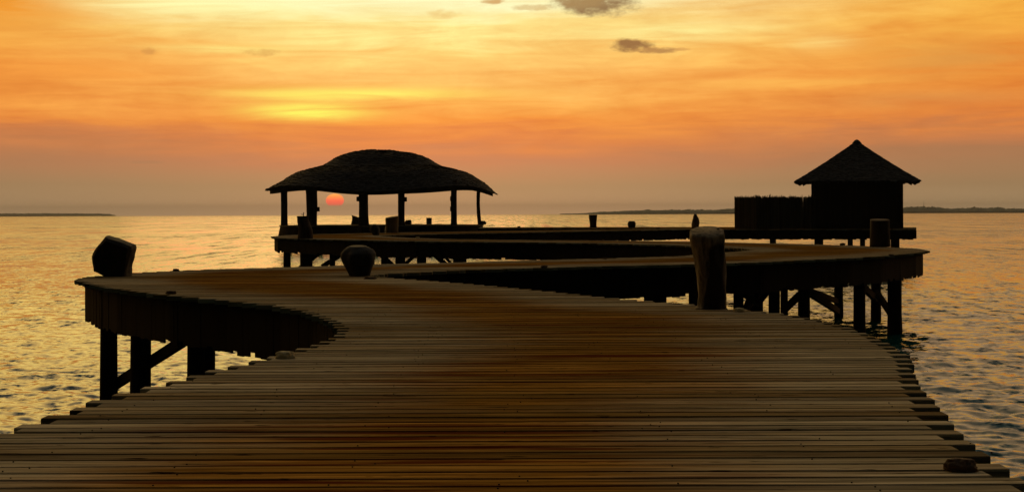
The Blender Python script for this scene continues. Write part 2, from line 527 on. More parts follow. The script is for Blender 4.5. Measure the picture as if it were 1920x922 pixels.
# ------------------------------------------------------------------ sea
def build_water():
    na = 760
    az = np.radians(np.linspace(-25, 25, na))
    inv = np.linspace(1 / 6.0, 1 / 420.0, 1500)
    r = np.concatenate([1 / inv, np.geomspace(450, 8500, 60)])
    nr = len(r)
    RR, AA = np.meshgrid(r, az, indexing="ij")
    x, y = RR * np.sin(AA), RR * np.cos(AA)
    dr = np.gradient(r)[:, None] * np.ones_like(RR)
    z = np.zeros_like(x)
    rs = np.random.RandomState(3)
    for i in range(64):
        lam = 0.28 * (1.9 / 0.28) ** (rs.rand() ** 1.4)
        th = math.radians(-100 + rs.randn() * 42)
        k = 2 * math.pi / lam
        amp = 0.0034 * lam ** 0.75
        fade = np.clip((lam / np.maximum(dr, RR * 0.0014) - 2.0) / 2.0, 0, 1)
        ph = k * (x * math.cos(th) + y * math.sin(th)) + rs.rand() * 6.28
        ph = ph + 0.5 * np.sin(0.37 * k * (x * math.sin(th) - y * math.cos(th)) + rs.rand() * 6.28)
        wv = np.cos(ph)
        z += amp * fade * (wv + 0.28 * np.cos(2 * ph))
    co_ = np.stack([x, y, z], -1).reshape(-1, 3)
    idx = np.arange(nr * na).reshape(nr, na)
    q = np.stack([idx[:-1, :-1], idx[:-1, 1:], idx[1:, 1:], idx[1:, :-1]], -1).reshape(-1, 4)[:, ::-1]
    # the rest of the sea, all round
    az2 = np.radians(np.linspace(25, 335, 90))
    r2 = np.geomspace(6.0, 8500, 40)
    R2, A2 = np.meshgrid(r2, az2, indexing="ij")
    co2 = np.stack([R2 * np.sin(A2), R2 * np.cos(A2), np.zeros_like(R2)], -1).reshape(-1, 3)
    i2 = np.arange(len(co2)).reshape(40, 90) + len(co_)
    q2 = np.stack([i2[:-1, :-1], i2[:-1, 1:], i2[1:, 1:], i2[1:, :-1]], -1).reshape(-1, 4)[:, ::-1]
    azc = np.radians(np.linspace(0, 360, 65)[:-1])
    a0 = len(co_) + len(co2)
    co3 = np.stack([6.02 * np.sin(azc), 6.02 * np.cos(azc), np.full_like(azc, -0.06)], -1)
    faces = np.concatenate([q, q2])
    verts = np.concatenate([co_, co2, co3])
    me = bpy.data.meshes.new("water")
    nv, nq = len(verts), len(faces)
    me.vertices.add(nv)
    me.vertices.foreach_set("co", verts.astype(np.float32).ravel())
    me.loops.add(nq * 4 + 64)
    me.loops.foreach_set("vertex_index", np.concatenate([faces.ravel(), np.arange(a0 + 63, a0 - 1, -1)]).astype(np.int32))
    me.polygons.add(nq + 1)
    me.polygons.foreach_set("loop_start", np.concatenate([np.arange(nq) * 4, [nq * 4]]).astype(np.int32))
    me.update(calc_edges=True)
    me.polygons.foreach_set("use_smooth", np.ones(nq + 1, dtype=bool))
    me.validate()
    tag(link("water", me, M["water"]), kind="structure")


build_water()

# ------------------------------------------------------------------ boardwalk
OUT = [Vector((1.9, -4, 0)), Vector((1.8, 3, 0))]
RIGHT = [(1895, 885), (1840, 842), (1785, 800), (1745, 752), (1720, 715), (1713, 690), (1698, 662), (1640, 630), (1570, 606),
         (1500, 592), (1430, 583), (1360, 576.5), (1280, 569), (1200, 562.5), (1140, 557), (1060, 548.5), (980, 541), (900, 533.5),
         (840, 528.5), (780, 524), (730, 520.5), (708, 517.5)]
SEG2N = [(713, 514), (773, 511.5), (853, 507), (940, 504), (1023, 501.7), (1140, 498.5), (1273, 496), (1360, 493.5), (1440, 491),
         (1523, 487), (1600, 483.5), (1663, 479.7), (1728, 473.5), (1742, 470)]
SEG3F = [(1725, 466.7), (1700, 464.8), (1650, 462), (1580, 459.5), (1500, 457), (1400, 455), (1300, 452.5), (1150, 451), (1000, 450),
         (853, 448.2), (773, 445.8), (740, 444), (709, 442.4)]
SEG4N = [(740, 440.7), (773, 439.8), (853, 438), (1000, 435.4), (1060, 434), (1160, 432.3), (1240, 430.9), (1290, 429.9), (1500, 429.8), (1717, 429.8)]
SEG5 = [(1717, 426), (1500, 425.4), (1290, 425.4), (1100, 425.5), (900, 425.9), (896, 427.8), (1000, 427.7), (1100, 427.8), (1200, 428.2), (1295, 428.7)]
SEG4F = [(1273, 428.9), (1207, 429.6), (1080, 430.8), (1000, 431.9), (920, 433), (840, 434.4), (740, 436), (650, 437.6), (587, 439),
         (545, 440.3), (520, 442), (508, 443.6)]
SEG3N = [(515, 446.3), (560, 447.5), (640, 449.7), (773, 452), (900, 453.2), (1000, 454), (1120, 456), (1240, 458.8), (1330, 462.5),
         (1390, 466), (1412, 468)]
SEG2F = [(1390, 470.5), (1330, 474.5), (1273, 480), (1140, 484), (1007, 487.3), (853, 491.7), (707, 495.2), (640, 497.5), (500, 501.5),
         (400, 504.3), (330, 507), (245, 511.5), (175, 517.5), (150, 521), (140, 525)]
LEFT = [(165, 533), (200, 540), (300, 553), (400, 561.5), (500, 572), (560, 582), (600, 596), (622, 607), (632, 618), (625, 628),
        (600, 641), (570, 651), (530, 662), (490, 671), (455, 680), (410, 691), (335, 709), (300, 718), (225, 736), (165, 753),
        (115, 772), (60, 789), (0, 806)]
for px, py in RIGHT + SEG2N + SEG3F + SEG4N + SEG5 + SEG4F + SEG3N + SEG2F + LEFT:
    p = P(px, py)
    OUT.append(Vector((p.x, p.y, 0)))
OUT += [Vector((-2.42, 5.3, 0)), Vector((-2.5, 3, 0)), Vector((-2.4, -4, 0))]
poly = np.array([(p.x, p.y) for p in OUT])


def spans(yv):
    xs = []
    n = len(poly)
    for i in range(n):
        (xa, ya), (xb, yb) = poly[i], poly[(i + 1) % n]
        if (ya > yv) != (yb > yv):
            xs.append(xa + (yv - ya) / (yb - ya) * (xb - xa))
    xs.sort()
    return list(zip(xs[::2], xs[1::2]))


def edge_dist(pts):
    best = np.full(len(pts), 1e9)
    for i in range(len(poly)):
        a, b_ = poly[i], poly[(i + 1) % len(poly)]
        ab = b_ - a
        tt = np.clip(((pts - a) @ ab) / (ab @ ab), 0, 1)
        best = np.minimum(best, np.linalg.norm(pts - (a + tt[:, None] * ab), axis=1))
    return best


boardwalk = thing("boardwalk", (0, 0, 0), "long zigzag wooden boardwalk of weathered planks on dark piles over the sea", "boardwalk")
PITCH = FPX * EYE / 18080
verts, faces, nails = [], [], []
rp = random.Random(11)
k = int(-3.8 / PITCH)
while k * PITCH < 113:
    yv = k * PITCH
    dz0, rollk = rp.gauss(0, 0.0006), rp.gauss(0, 0.006)
    wd = PITCH - 0.022 - abs(rp.gauss(0, 0.004))
    ph = rp.random() * 50
    for x0, x1 in spans(yv):
        cut = 0.10 if k % 2 else 0.0
        x0 += cut + rp.gauss(0, 0.012)
        x1 -= cut + rp.gauss(0, 0.012)
        if x1 - x0 < 0.12:
            continue
        # boards come in lengths: a butt joint now and then on the long runs
        pieces, xa = [], x0
        while x1 - xa > 7.5:
            ln = rp.uniform(3.6, 5.6)
            pieces.append((xa, xa + ln - 0.004))
            xa += ln
        pieces.append((xa, x1))
        for xa, xb in pieces:
            ns = max(1, int((xb - xa) / 0.4))
            b0 = len(verts)
            sk = rp.gauss(0, 0.0016)
            for i in range(ns + 1):
                f = i / ns
                x = xa + (xb - xa) * f
                wy = 0.0028 * noise.noise(Vector((x * 0.7, ph, 0))) + sk * (f - 0.5) * 2
                wz = 0.0016 * noise.noise(Vector((x * 0.6, ph, 9)))
                for (sy, sz) in ((-1, 0), (-1, 1), (-0.94, 1.12), (0.94, 1.12), (1, 1), (1, 0)):
                    yy = sy * wd / 2
                    zz = DECK + dz0 + wz - 0.052 + 0.046 * sz + rollk * yy
                    verts.append((x, yv + yy + wy, zz))
            for i in range(ns):
                for j in range(6):
                    a, b_ = b0 + i * 6 + j, b0 + i * 6 + (j + 1) % 6
                    faces.append((a, b_, b_ + 6, a + 6))
            faces.append(tuple(b0 + j for j in range(5, -1, -1)))
            faces.append(tuple(b0 + ns * 6 + j for j in range(6)))
        if 3 < yv < 15:
            xj = math.ceil(x0 / 0.62) * 0.62
            while xj < x1:
                for q in (-0.28, 0.28):
                    if rp.random() < 0.72:
                        continue
                    nails.append((xj + rp.gauss(0, 0.05), yv + q * wd + rp.gauss(0, 0.004), DECK + dz0 + rollk * q * wd + 0.0022))
                xj += 0.62
    k += 1
nb = len(faces)
for (x, y, z) in nails:
    b0 = len(verts)
    for zz, rr in ((z - 0.006, 0.0035), (z + 0.0012, 0.003)):
        for i in range(6):
            verts.append((x + rr * math.cos(i * 1.0472), y + rr * math.sin(i * 1.0472), zz))
    for i in range(6):
        faces.append((b0 + i, b0 + (i + 1) % 6, b0 + 6 + (i + 1) % 6, b0 + 6 + i))
    faces.append(tuple(b0 + 6 + i for i in range(6)))
me = bpy.data.meshes.new("planks")
me.from_pydata(verts, [], faces)
at = me.attributes.new("edge_distance", "FLOAT", "POINT")
at.data.foreach_set("value", edge_dist(np.array(verts)[:, :2]).astype(np.float32))
mi = np.zeros(len(faces), dtype=np.int32)
mi[nb:] = 1
me.polygons.foreach_set("material_index", mi)
link("plank_deck", me, [M["deck"], M["pile"]], boardwalk)

# skirt boards hung along every edge, their feet uneven
sk = bmesh.new()
n = len(OUT)
acc = 0.0
for i in range(n):
    a, b_ = OUT[i], OUT[(i + 1) % n]
    d = b_ - a
    L = d.length
    if L < 1e-4 or a.y < -3.5 and b_.y < -3.5:
        continue
    d = d / L
    inn = Vector((-d.y, d.x, 0))
    if i == 0:
        # orientation of the outline
        area = sum(OUT[j].x * OUT[(j + 1) % n].y - OUT[(j + 1) % n].x * OUT[j].y for j in range(n))
        sgn = 1 if area > 0 else -1
    inn = inn * sgn
    m_ = max(1, int(round(L / 0.15)))
    for j in range(m_):
        t0, t1 = j / m_, (j + 1) / m_
        t0 -= 0.03 / L if j == 0 else 0.0
        t1 += 0.03 / L if j == m_ - 1 else 0.0
        p, q = a + d * (L * t0 + 0.001) + inn * 0.15, a + d * (L * t1 - 0.001) + inn * 0.15
        th = 0.024
        inj = inn * rp.uniform(-0.003, 0.003)
        p, q = p + inj, q + inj
        zb = DECK - 0.60 + rp.gauss(0, 0.010) + (0.05 if rp.random() < 0.16 else 0)
        hexa(sk, [p + Vector((0, 0, zb)), q + Vector((0, 0, zb)), q + inn * th + Vector((0, 0, zb)), p + inn * th + Vector((0, 0, zb)),
                  p + Vector((0, 0, DECK - 0.058)), q + Vector((0, 0, DECK - 0.058)), q + inn * th + Vector((0, 0, DECK - 0.058)), p + inn * th + Vector((0, 0, DECK - 0.058))])
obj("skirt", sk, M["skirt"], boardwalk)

# joists under the boards
jb = bmesh.new()
xj = -11.0
yj = 3.0
while yj < 112:
    for x0, x1 in spans(yj):
        if x1 - x0 > 1.0:
            box(jb, x0 + 0.25, x1 - 0.25, yj - 0.05, yj + 0.05, DECK - 0.26, DECK - 0.062)
    yj += 1.6
obj("joist", jb, M["pile"], boardwalk)


def pile(px, py, wpx, seed, back=0.35):
    p = P(px, py)
    rr = max(0.10, wpx * p.y / FPX / 2)
    k_ = (p.y + back + rr) / p.y
    p = Vector((p.x * k_, p.y * k_, p.z))
    bm = bmesh.new()
    lathe(bm, [(-2.2, rr * 1.05, 0), (-0.3, rr * 1.04, 0), (0.12, rr * 1.06, 0), (0.5, rr, 0), (1.2, rr * 0.99, 0.005), (DECK - 0.07, rr * 0.97, 0)], 14, 0.03, seed)
    obj("pile", bm, M["pile"], boardwalk, (p.x, p.y, 0), True)
    return p


PILES = [(203, 536, 33), (263, 545, 40), (366, 555, 34), (386, 549, 34),
         (1677, 477, 27), (1611, 481, 23), (1507, 486, 23), (1451, 489, 22), (1384, 491, 17), (1416, 480, 30), (1300, 494, 20), (1228, 496, 44),
         (1642, 468, 19), (1572, 466, 17), (1470, 466, 14),
         (538, 446.6, 14), (574, 447.4, 24), (623, 448.6, 11), (690, 450, 24), (720, 450.5, 12), (750, 451, 19), (790, 451.5, 18), (862, 452.4, 26),
         (1449, 429.4, 12), (1535, 429.4, 17), (1594, 429, 10), (1617, 429, 10), (1678, 429.3, 17)]
pp = {}
for i, (px, py, wp) in enumerate(PILES):
    pp[px] = pile(px, py, wp, i)


def brace(p, q, wd=0.09, ht=0.14):
    bm = bmesh.new()
    beam(bm, p, q, wd, ht)
    obj("brace", bm, M["pile"], boardwalk)


def at_z(p, z, dx=0.0, dy=0.0):
    return Vector((p.x + dx, p.y + dy, z))


D1, D2, D3 = pp[203].y, pp[263].y, pp[366].y
brace(PD(214, 722, D1 + 0.2), PD(345, 638, D3 + 0.3), 0.08, 0.13)
brace(at_z(pp[1507], 1.22), at_z(pp[1572], 0.15), 0.10, 0.15)
brace(at_z(pp[1507], 1.25, 0, 1.2), PD(1574, 566, pp[1572].y + 0.5), 0.10, 0.13)
brace(at_z(pp[1611], 1.25), at_z(pp[1642], 0.55), 0.10, 0.16)
brace(at_z(pp[1642], 0.75), at_z(pp[1677], 0.35), 0.10, 0.16)
brace(PD(1468, 583, 33.5), PD(1500, 552, 33.0), 0.10, 0.14)
brace(at_z(pp[1384], 0.55), at_z(pp[1416], 1.2), 0.09, 0.14)
brace(PD(1396, 552, 31.5), PD(1425, 570, 32.5), 0.08, 0.12)
brace(PD(1412, 580, 33), PD(1440, 545, 33), 0.08, 0.13)
brace(PD(560, 505, 61), PD(600, 472, 61), 0.12, 0.2)
brace(PD(604, 500, 61), PD(650, 470, 61), 0.12, 0.2)
brace(PD(706, 470, 59), PD(745, 505, 59), 0.12, 0.18)
brace(PD(756, 499, 58), PD(778, 478, 58), 0.12, 0.14)
brace(PD(816, 478, 58), PD(842, 502, 58), 0.12, 0.2)
brace(PD(832, 478, 58), PD(852, 502, 58), 0.12, 0.1)

# ------------------------------------------------------------------ pavilion
PVD = 115.0
PVS = PVD / FPX                           # metres per photo pixel at the pavilion
pc = PD(716, 421.5, PVD)
PVZ = pc.z
pav = thing("pavilion", (pc.x, pc.y, PVZ), "open pavilion with a humped shingle roof on tree-trunk posts at the boardwalk's end", "pavilion")
PA, PB = 216 * PVS, 6.4
prof = [(0, 283.3), (0.10, 283.5), (0.17, 284), (0.27, 287.5), (0.35, 292), (0.42, 299), (0.475, 307), (0.52, 311.5), (0.57, 314), (0.64, 317), (0.74, 322.5),
        (0.81, 330), (0.87, 338.5), (0.95, 347), (1.0, 353)]
pr, ph_ = np.array([a for a, _ in prof]), np.array([(421.5 - b) * PVS for _, b in prof])


def roof_pt(r, th, dz=0.0):
    ct, st = math.cos(th), math.sin(th)
    ang = th + math.pi / 2                # 0 at the front
    und = -4.5 * math.cos(4 * ang) * PVS - max(0.0, -st) ** 2 * 0.20
    wob = 0.10 * noise.noise(Vector((ct * 1.6, st * 1.6, r * 2)))
    z = float(np.interp(r, pr, ph_)) + und * r ** 3 + wob + dz
    if r > 0.9:
        z += -0.35 * max(0, ct) ** 6 * (r - 0.9) / 0.1
    return Vector((PA * r * ct, PB * r * st, z))


bm = bmesh.new()
NT_ = 96
rings = []
rr_ = [0.02, 0.1, 0.2, 0.3, 0.38, 0.45, 0.5, 0.56, 0.64, 0.72, 0.8, 0.86, 0.92, 0.965]
for r in rr_:
    rings.append([bm.verts.new(roof_pt(r, 2 * math.pi * j / NT_, -0.05)) for j in range(NT_)])
low = [[bm.verts.new(roof_pt(r, 2 * math.pi * j / NT_, -0.22 - 0.2 * max(0.0, r - 0.8) / 0.165)) for j in range(NT_)] for r in rr_]
for rs_ in (rings, low):
    for a, b_ in zip(rs_, rs_[1:]):
        for j in range(NT_):
            bm.faces.new((a[j], a[(j + 1) % NT_], b_[(j + 1) % NT_], b_[j]))
    bm.faces.new(rs_[0])
for j in range(NT_):
    bm.faces.new((rings[-1][j], rings[-1][(j + 1) % NT_], low[-1][(j + 1) % NT_], low[-1][j]))
NC = 52
rq = random.Random(5)
for c in range(NC):
    r0, r1 = c / NC, min(1.0, (c + 1.9) / NC)
    circ = 2 * math.pi * math.sqrt((PA * PA + PB * PB) / 2) * r1
    m_ = max(8, int(circ / 0.26))
    ofs = rq.random()
    for j in range(m_):
        t0, t1 = 2 * math.pi * (j + ofs + 0.03) / m_, 2 * math.pi * (j + ofs + 0.97) / m_
        e = r1 + rq.gauss(0, 0.0045)
        lift = rq.uniform(0.025, 0.085)
        a, b_ = roof_pt(r0, t0, 0.01), roof_pt(r0, t1, 0.01)
        c_, d_ = roof_pt(e, t1, lift), roof_pt(e, t0, lift)
        dn = Vector((0, 0, -0.05))
        hexa(bm, [a + dn, b_ + dn, c_ + dn, d_ + dn, a, b_, c_, d_])
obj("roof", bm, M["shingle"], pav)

# platform with a boarded skirt
bm = bmesh.new()
N = 64
FA, FB = 191 * PVS, 6.0
ring = lambda f, z: [bm.verts.new((FA * f * math.cos(2 * math.pi * j / N), FB * f * math.sin(2 * math.pi * j / N), z)) for j in range(N)]
t_, s_ = ring(1.0, 0.0), ring(1.0, -0.09)
for j in range(N):
    bm.faces.new((t_[j], t_[(j + 1) % N], s_[(j + 1) % N], s_[j]))
bm.faces.new(t_)
bm.faces.new(s_)
obj("platform", bm, M["deck"], pav)
bm = bmesh.new()
m_ = 290
for j in range(m_):
    a0, a1 = 2 * math.pi * (j + 0.02) / m_, 2 * math.pi * (j + 0.98) / m_
    f, g_ = 0.992, 1.012
    zb = -0.86 + rq.gauss(0, 0.03)
    p = [Vector((FA * ff * math.cos(a), FB * ff * math.sin(a), z)) for z, ff in ((zb, g_), (-0.095, f)) for a in (a0, a1)]
    ins = [Vector((-0.03 * math.cos(a0), -0.03 * math.sin(a0), 0))] * 2
    hexa(bm, [p[0], p[1], p[1] + ins[0], p[0] + ins[0], p[2], p[3], p[3] + ins[0], p[2] + ins[0]])
obj("skirt", bm, M["skirt"], pav)
for a in (200, 235, 270, 305, 340):
    bm = bmesh.new()
    lathe(bm, [(-PVZ - 1.5, 0.2, 0), (-PVZ, 0.2, 0), (-0.1, 0.19, 0)], 12, 0.03, a)
    obj("pile", bm, M["pile"], pav, (FA * 0.93 * math.cos(R(a)), FB * 0.93 * math.sin(R(a)), 0), True)
# ring beam under the eaves
bm = bmesh.new()
for j in range(40):
    a0, a1 = 2 * math.pi * j / 40, 2 * math.pi * (j + 1) / 40
    rb = 0.86
    p, q = roof_pt(rb, a0, -0.30), roof_pt(rb, a1, -0.30)
    beam(bm, p, q, 0.16, 0.2)
obj("ring_beam", bm, M["pile"], pav)


def pav_post(px, wpx, dy, blocks, flare, bow=0.0):
    d = PVD + dy
    p = PD(px, 421.5, d)
    s = d / FPX
    r = wpx * s / 2
    dz = PVZ
    h = 3.25
    rows = []
    for f, kf in ((0, 1.05 + flare * 0.35), (0.06, 1.0), (0.25, 0.96), (0.5, 0.95), (0.72, 0.97), (0.85, 1.05), (0.94, 1.0 + flare), (1.0, 1.0 + flare * 1.8)):
        rows.append((h * f, r * kf, bow * math.sin(f * 3.1) * 0.12))
    bm = bmesh.new()
    lathe(bm, rows, 16, 0.07, px)
    po = obj("post", bm, M["stump"], pav, (p.x - pc.x, dy, 0), True)
    for (bx0, bx1, by0, by1) in blocks:
        q0, q1 = PD(bx0, by1, d - 0.05), PD(bx1, by0, d - 0.05)
        bm = bmesh.new()
        box(bm, q0.x - p.x, q1.x - p.x, -0.14, 0.14, q0.z - PVZ, q1.z - PVZ)
        bmesh.ops.bevel(bm, geom=list(bm.edges), offset=0.02, segments=1, affect="EDGES")
        obj("mounting_block", bm, M["pile"], po)


pav_post(533, 13, -0.4, [], 0.05)
pav_post(583.5, 21, -4.2, [(592, 599, 388, 396.5)], 0.05, 0.6)
pav_post(682.5, 18.5, -5.0, [(668.5, 675, 368.5, 377.5)], 0.16, -0.3)
pav_post(752.5, 13, -5.0, [(757, 762.8, 369.5, 378)], 0.18)
pav_post(851, 11.5, -4.2, [(844, 848, 368, 377), (844, 848, 387, 396)], 0.16)
pav_post(899.5, 7, -0.3, [], 0.12, -1.0)
# little block at the foot of the right-hand post
bm = bmesh.new()
lathe(bm, [(0, 0.3, 0), (0.15, 0.34, 0), (0.28, 0.2, 0)], 12, 0.1, 3)
p = PD(904, 421.5, PVD)
obj("post_foot", bm, M["stump"], pav, (p.x - pc.x, -0.5, 0), True)
# a step box down to the boardwalk
q0, q1 = PD(654, 437, PVD - 7.6), PD(674, 424, PVD - 7.6)
bm = bmesh.new()
box(bm, q0.x - pc.x, q1.x - pc.x, -7.0, -6.1, q0.z - PVZ, q1.z - PVZ)
bmesh.ops.bevel(bm, geom=list(bm.edges), offset=0.03, segments=1, affect="EDGES")
obj("step", bm, grain_mat("red_brown_timber", (0.035, 0.012, 0.006), (0.075, 0.025, 0.012), (1, 1, 0.2), 0.8, 5.0), pav)

# ------------------------------------------------------------------ hut
HD = 90.5
HS = HD / FPX
hc = PD(1607, 429, HD)
HZ = DECK + 0.01
hut = thing("hut", (hc.x, hc.y, HZ), "small square dark wooden hut with a pyramid shingle roof at the right", "hut")
hut.rotation_euler = (0, 0, -math.atan2(hc.x, hc.y))      # square on to the walk
HW = 77.5 * HS                      # half width
H_EAVE = (429 - 343) * HS
H_TOP = (429 - 265) * HS
bm = bmesh.new()
nbd = 34
for side_ in range(4):
    rot = Matrix.Rotation(side_ * math.pi / 2, 4, "Z")
    for j in range(nbd):
        x0, x1 = -HW + 2 * HW * j / nbd + 0.006, -HW + 2 * HW * (j + 1) / nbd - 0.006
        o_ = rq.uniform(-0.012, 0.012)
        y0, y1 = -HW - 0.02 + o_, -HW + 0.02 + o_
        pts = [(x0, y0, 0), (x1, y0, 0), (x1, y1, 0), (x0, y1, 0), (x0, y0, H_EAVE + 0.3), (x1, y0, H_EAVE + 0.3), (x1, y1, H_EAVE + 0.3), (x0, y1, H_EAVE + 0.3)]
        hexa(bm, [rot @ Vector(p) for p in pts])
iw = HW - 0.06
box(bm, -iw, iw, -iw, iw, 0.0, H_EAVE + 0.25)
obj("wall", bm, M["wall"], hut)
for sx in (-1, 1):
    for sy in (-1, 1):
        bm = bmesh.new()
        lathe(bm, [(0, 0.11, 0), (1.2, 0.105, 0), (H_EAVE + 0.25, 0.10, 0)], 12, 0.05, sx + sy * 2)
        obj("corner_post", bm, M["stump"], hut, (sx * (HW + 0.03), sy * (HW + 0.03), 0), True)
# roof
RW = 111 * HS
bm = bmesh.new()


def hut_roof(side_, f, s, dz=0.0):
    """f 0 at the apex .. 1 at the eave; s -1..1 across"""
    half = RW * f
    z = H_TOP + (H_EAVE - H_TOP) * (f ** 0.97) + 0.12 * (abs(f - 0.5) ** 2) * 4 * 0.35 - 0.04
    if f < 0.05:
        z -= 0.05
    v = Vector((s * half, -half, z + dz))
    return Matrix.Rotation(side_ * math.pi / 2, 4, "Z") @ v


NCH = 30
for side_ in range(4):
    pts = [[bm.verts.new(hut_roof(side_, f, s, -0.05)) for s in (-1, 1)] for f in (0.01, 0.25, 0.5, 0.75, 0.97)]
    for a, b_ in zip(pts, pts[1:]):
        bm.faces.new((a[0], a[1], b_[1], b_[0]))
    for c in range(NCH):
        f0, f1 = c / NCH, min(1.0, (c + 1.7) / NCH)
        m_ = max(1, int(2 * RW * f1 / 0.17))
        for j in range(m_):
            s0, s1 = -1 + 2 * (j + 0.03) / m_, -1 + 2 * (j + 0.97) / m_
            e = f1 + rq.gauss(0, 0.006) + (0.012 if c == NCH - 1 and rq.random() < 0.3 else 0)
            l_ = rq.uniform(0.015, 0.05)
            a, b_, c_, d_ = hut_roof(side_, f0, s0), hut_roof(side_, f0, s1), hut_roof(side_, e, s1, l_), hut_roof(side_, e, s0, l_)
            dn = Vector((0, 0, -0.045))
            hexa(bm, [a + dn, b_ + dn, c_ + dn, d_ + dn, a, b_, c_, d_])
    for j in range(13):          # rafter tails under the eave
        s = -0.96 + 1.92 * j / 12
        hp, hq = hut_roof(side_, 0.72, s * 0.9, -0.12), hut_roof(side_, 0.985, s * 0.98, -0.12)
        beam(bm, hp, hq, 0.07, 0.11)
obj("roof", bm, M["shingle"], hut)
bm = bmesh.new()
lathe(bm, [(0, 0.30, 0), (0.10, 0.22, 0), (0.2, 0.13, 0), (0.25, 0.03, 0)], 10, 0.05, 2)
obj("roof_cap", bm, M["shingle"], hut, (0, 0, H_TOP - 0.18), True)

# ------------------------------------------------------------------ reed fence beside the hut
fl = PD(1380, 429, HD - 2.0)
fcor = PD(1421, 429, HD - 4.0)
fr = PD(1527, 429, HD - 2.6)
fence = thing("fence", (fcor.x, fcor.y, DECK + 0.01), "dark palisade fence of upright reed sticks left of the square hut", "fence")
FH = (429 - 371.5) * HS


def palisade(a, b_, name):
    bm = bmesh.new()
    d = b_ - a
    L = math.hypot(d.x, d.y)
    u = Vector((d.x / L, d.y / L, 0))
    v = Vector((-u.y, u.x, 0))
    x = -0.1
    while x < L + 0.12:
        r = rq.uniform(0.020, 0.036)
        hgt = FH + rq.gauss(0, 0.04) + (0.09 if rq.random() < 0.12 else 0)
        p0 = a - fcor + u * x + v * rq.uniform(-0.03, 0.03)
        p0.z = 0
        p1 = p0 + Vector((rq.gauss(0, 0.01), rq.gauss(0, 0.01), hgt))
        ring_ = []
        for p, rr2 in ((p0, r), (p1, r * 0.7)):
            ring_.append([bm.verts.new(p + Vector((rr2 * math.cos(k * 1.2566), rr2 * math.sin(k * 1.2566), 0))) for k in range(5)])
        for k in range(5):
            bm.faces.new((ring_[0][k], ring_[0][(k + 1) % 5], ring_[1][(k + 1) % 5], ring_[1][k]))
        bm.faces.new(ring_[1])
        x += r * rq.uniform(0.35, 0.65)
    obj(name, bm, M["reed"], fence)
    for z in (0.35, FH * 0.82):
        bm = bmesh.new()
        p, q = a - fcor - v * 0.07, b_ - fcor - v * 0.07
        p, q = Vector((p.x, p.y, z)) + v * 0.14, Vector((q.x, q.y, z)) + v * 0.14
        beam(bm, p, q, 0.05, 0.09)
        obj("rail", bm, M["pile"], fence)


palisade(fl, fcor, "stick_panel")
palisade(fcor, fr, "stick_panel")
for q in (fl, fcor, fr):
    bm = bmesh.new()
    lathe(bm, [(0, 0.07, 0), (FH * 0.98, 0.06, 0)], 10, 0.04, q.x)
    obj("post", bm, M["pile"], fence, (q.x - fcor.x, q.y - fcor.y + 0.1, 0), True)

# ------------------------------------------------------------------ stumps and stones set along the edges
STUMPS = "tree stumps set along the boardwalk"
STONES = "boulders set along the boardwalk"
BITS = "small coral lumps lying on the planks"


def stump(px, py, rows, label, cat="stump", mtl="stump", seed=0, tilt=(0, 0), rough=0.07, oval=1.0, n=22, name="tree_stump", group=STUMPS, z=DECK, ridges=0.0):
    p = P(px, py, z)
    s = p.y / FPX
    bm = bmesh.new()
    rows = [(h * s, r * s, (c if len(rest) == 0 else c) * s) for h, r, c, *rest in rows]
    # refine
    fine = []
    for (a, b_) in zip(rows, rows[1:]):
        for i in range(3):
            f = i / 3
            fine.append(tuple(a[j] + (b_[j] - a[j]) * f for j in range(3)))
    fine.append(rows[-1])
    lathe(bm, fine, n, rough, seed, tilt, oval=oval, ridges=ridges)
    o = obj(name, bm, M[mtl], None, (p.x, p.y, z + 0.002), True)
    return tag(o, label, cat, group), s


# the big split trunk by the right edge
m, t, b = mat("split_trunk")
tcd = t.new("ShaderNodeTexCoord")
ob = tcd.outputs["Object"]
sp = t.new("ShaderNodeSeparateXYZ")
t.put(sp.inputs[0], ob)
g = t.noise(t.vmath("MULTIPLY", ob, (9, 9, 1.1)).outputs[0], 2.2, 7.0, 0.68, dist=0.6)
gw = t.noise(t.vmath("MULTIPLY", ob, (6, 6, 3)).outputs[0], 1.0, 4.0, 0.55)
bark = t.mix(t.rng(g, 0.32, 0.68), (0.03, 0.024, 0.015, 1), (0.32, 0.26, 0.165, 1))
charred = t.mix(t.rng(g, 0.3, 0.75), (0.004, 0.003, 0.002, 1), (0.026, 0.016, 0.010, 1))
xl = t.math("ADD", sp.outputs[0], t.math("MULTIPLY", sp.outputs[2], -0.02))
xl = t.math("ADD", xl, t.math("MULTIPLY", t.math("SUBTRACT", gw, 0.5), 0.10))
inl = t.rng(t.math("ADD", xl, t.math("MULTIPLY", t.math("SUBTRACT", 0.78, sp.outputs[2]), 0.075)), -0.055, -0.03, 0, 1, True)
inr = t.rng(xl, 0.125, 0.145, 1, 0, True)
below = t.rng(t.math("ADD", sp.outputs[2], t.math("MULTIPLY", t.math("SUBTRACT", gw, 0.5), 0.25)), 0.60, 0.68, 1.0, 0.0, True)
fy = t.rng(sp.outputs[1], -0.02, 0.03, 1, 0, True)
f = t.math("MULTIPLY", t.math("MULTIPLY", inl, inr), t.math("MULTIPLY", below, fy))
t.put(b.inputs["Base Color"], t.mix(f, bark, charred))
b.inputs["Roughness"].default_value = 0.85
b.inputs["Specular IOR Level"].default_value = 0.2
bp = t.new("ShaderNodeBump")
bp.inputs["Strength"].default_value = 0.8
bp.inputs["Distance"].default_value = 0.015
t.put(bp.inputs["Height"], g)
t.put(b.inputs["Normal"], bp.outputs[0])
M["split"] = m
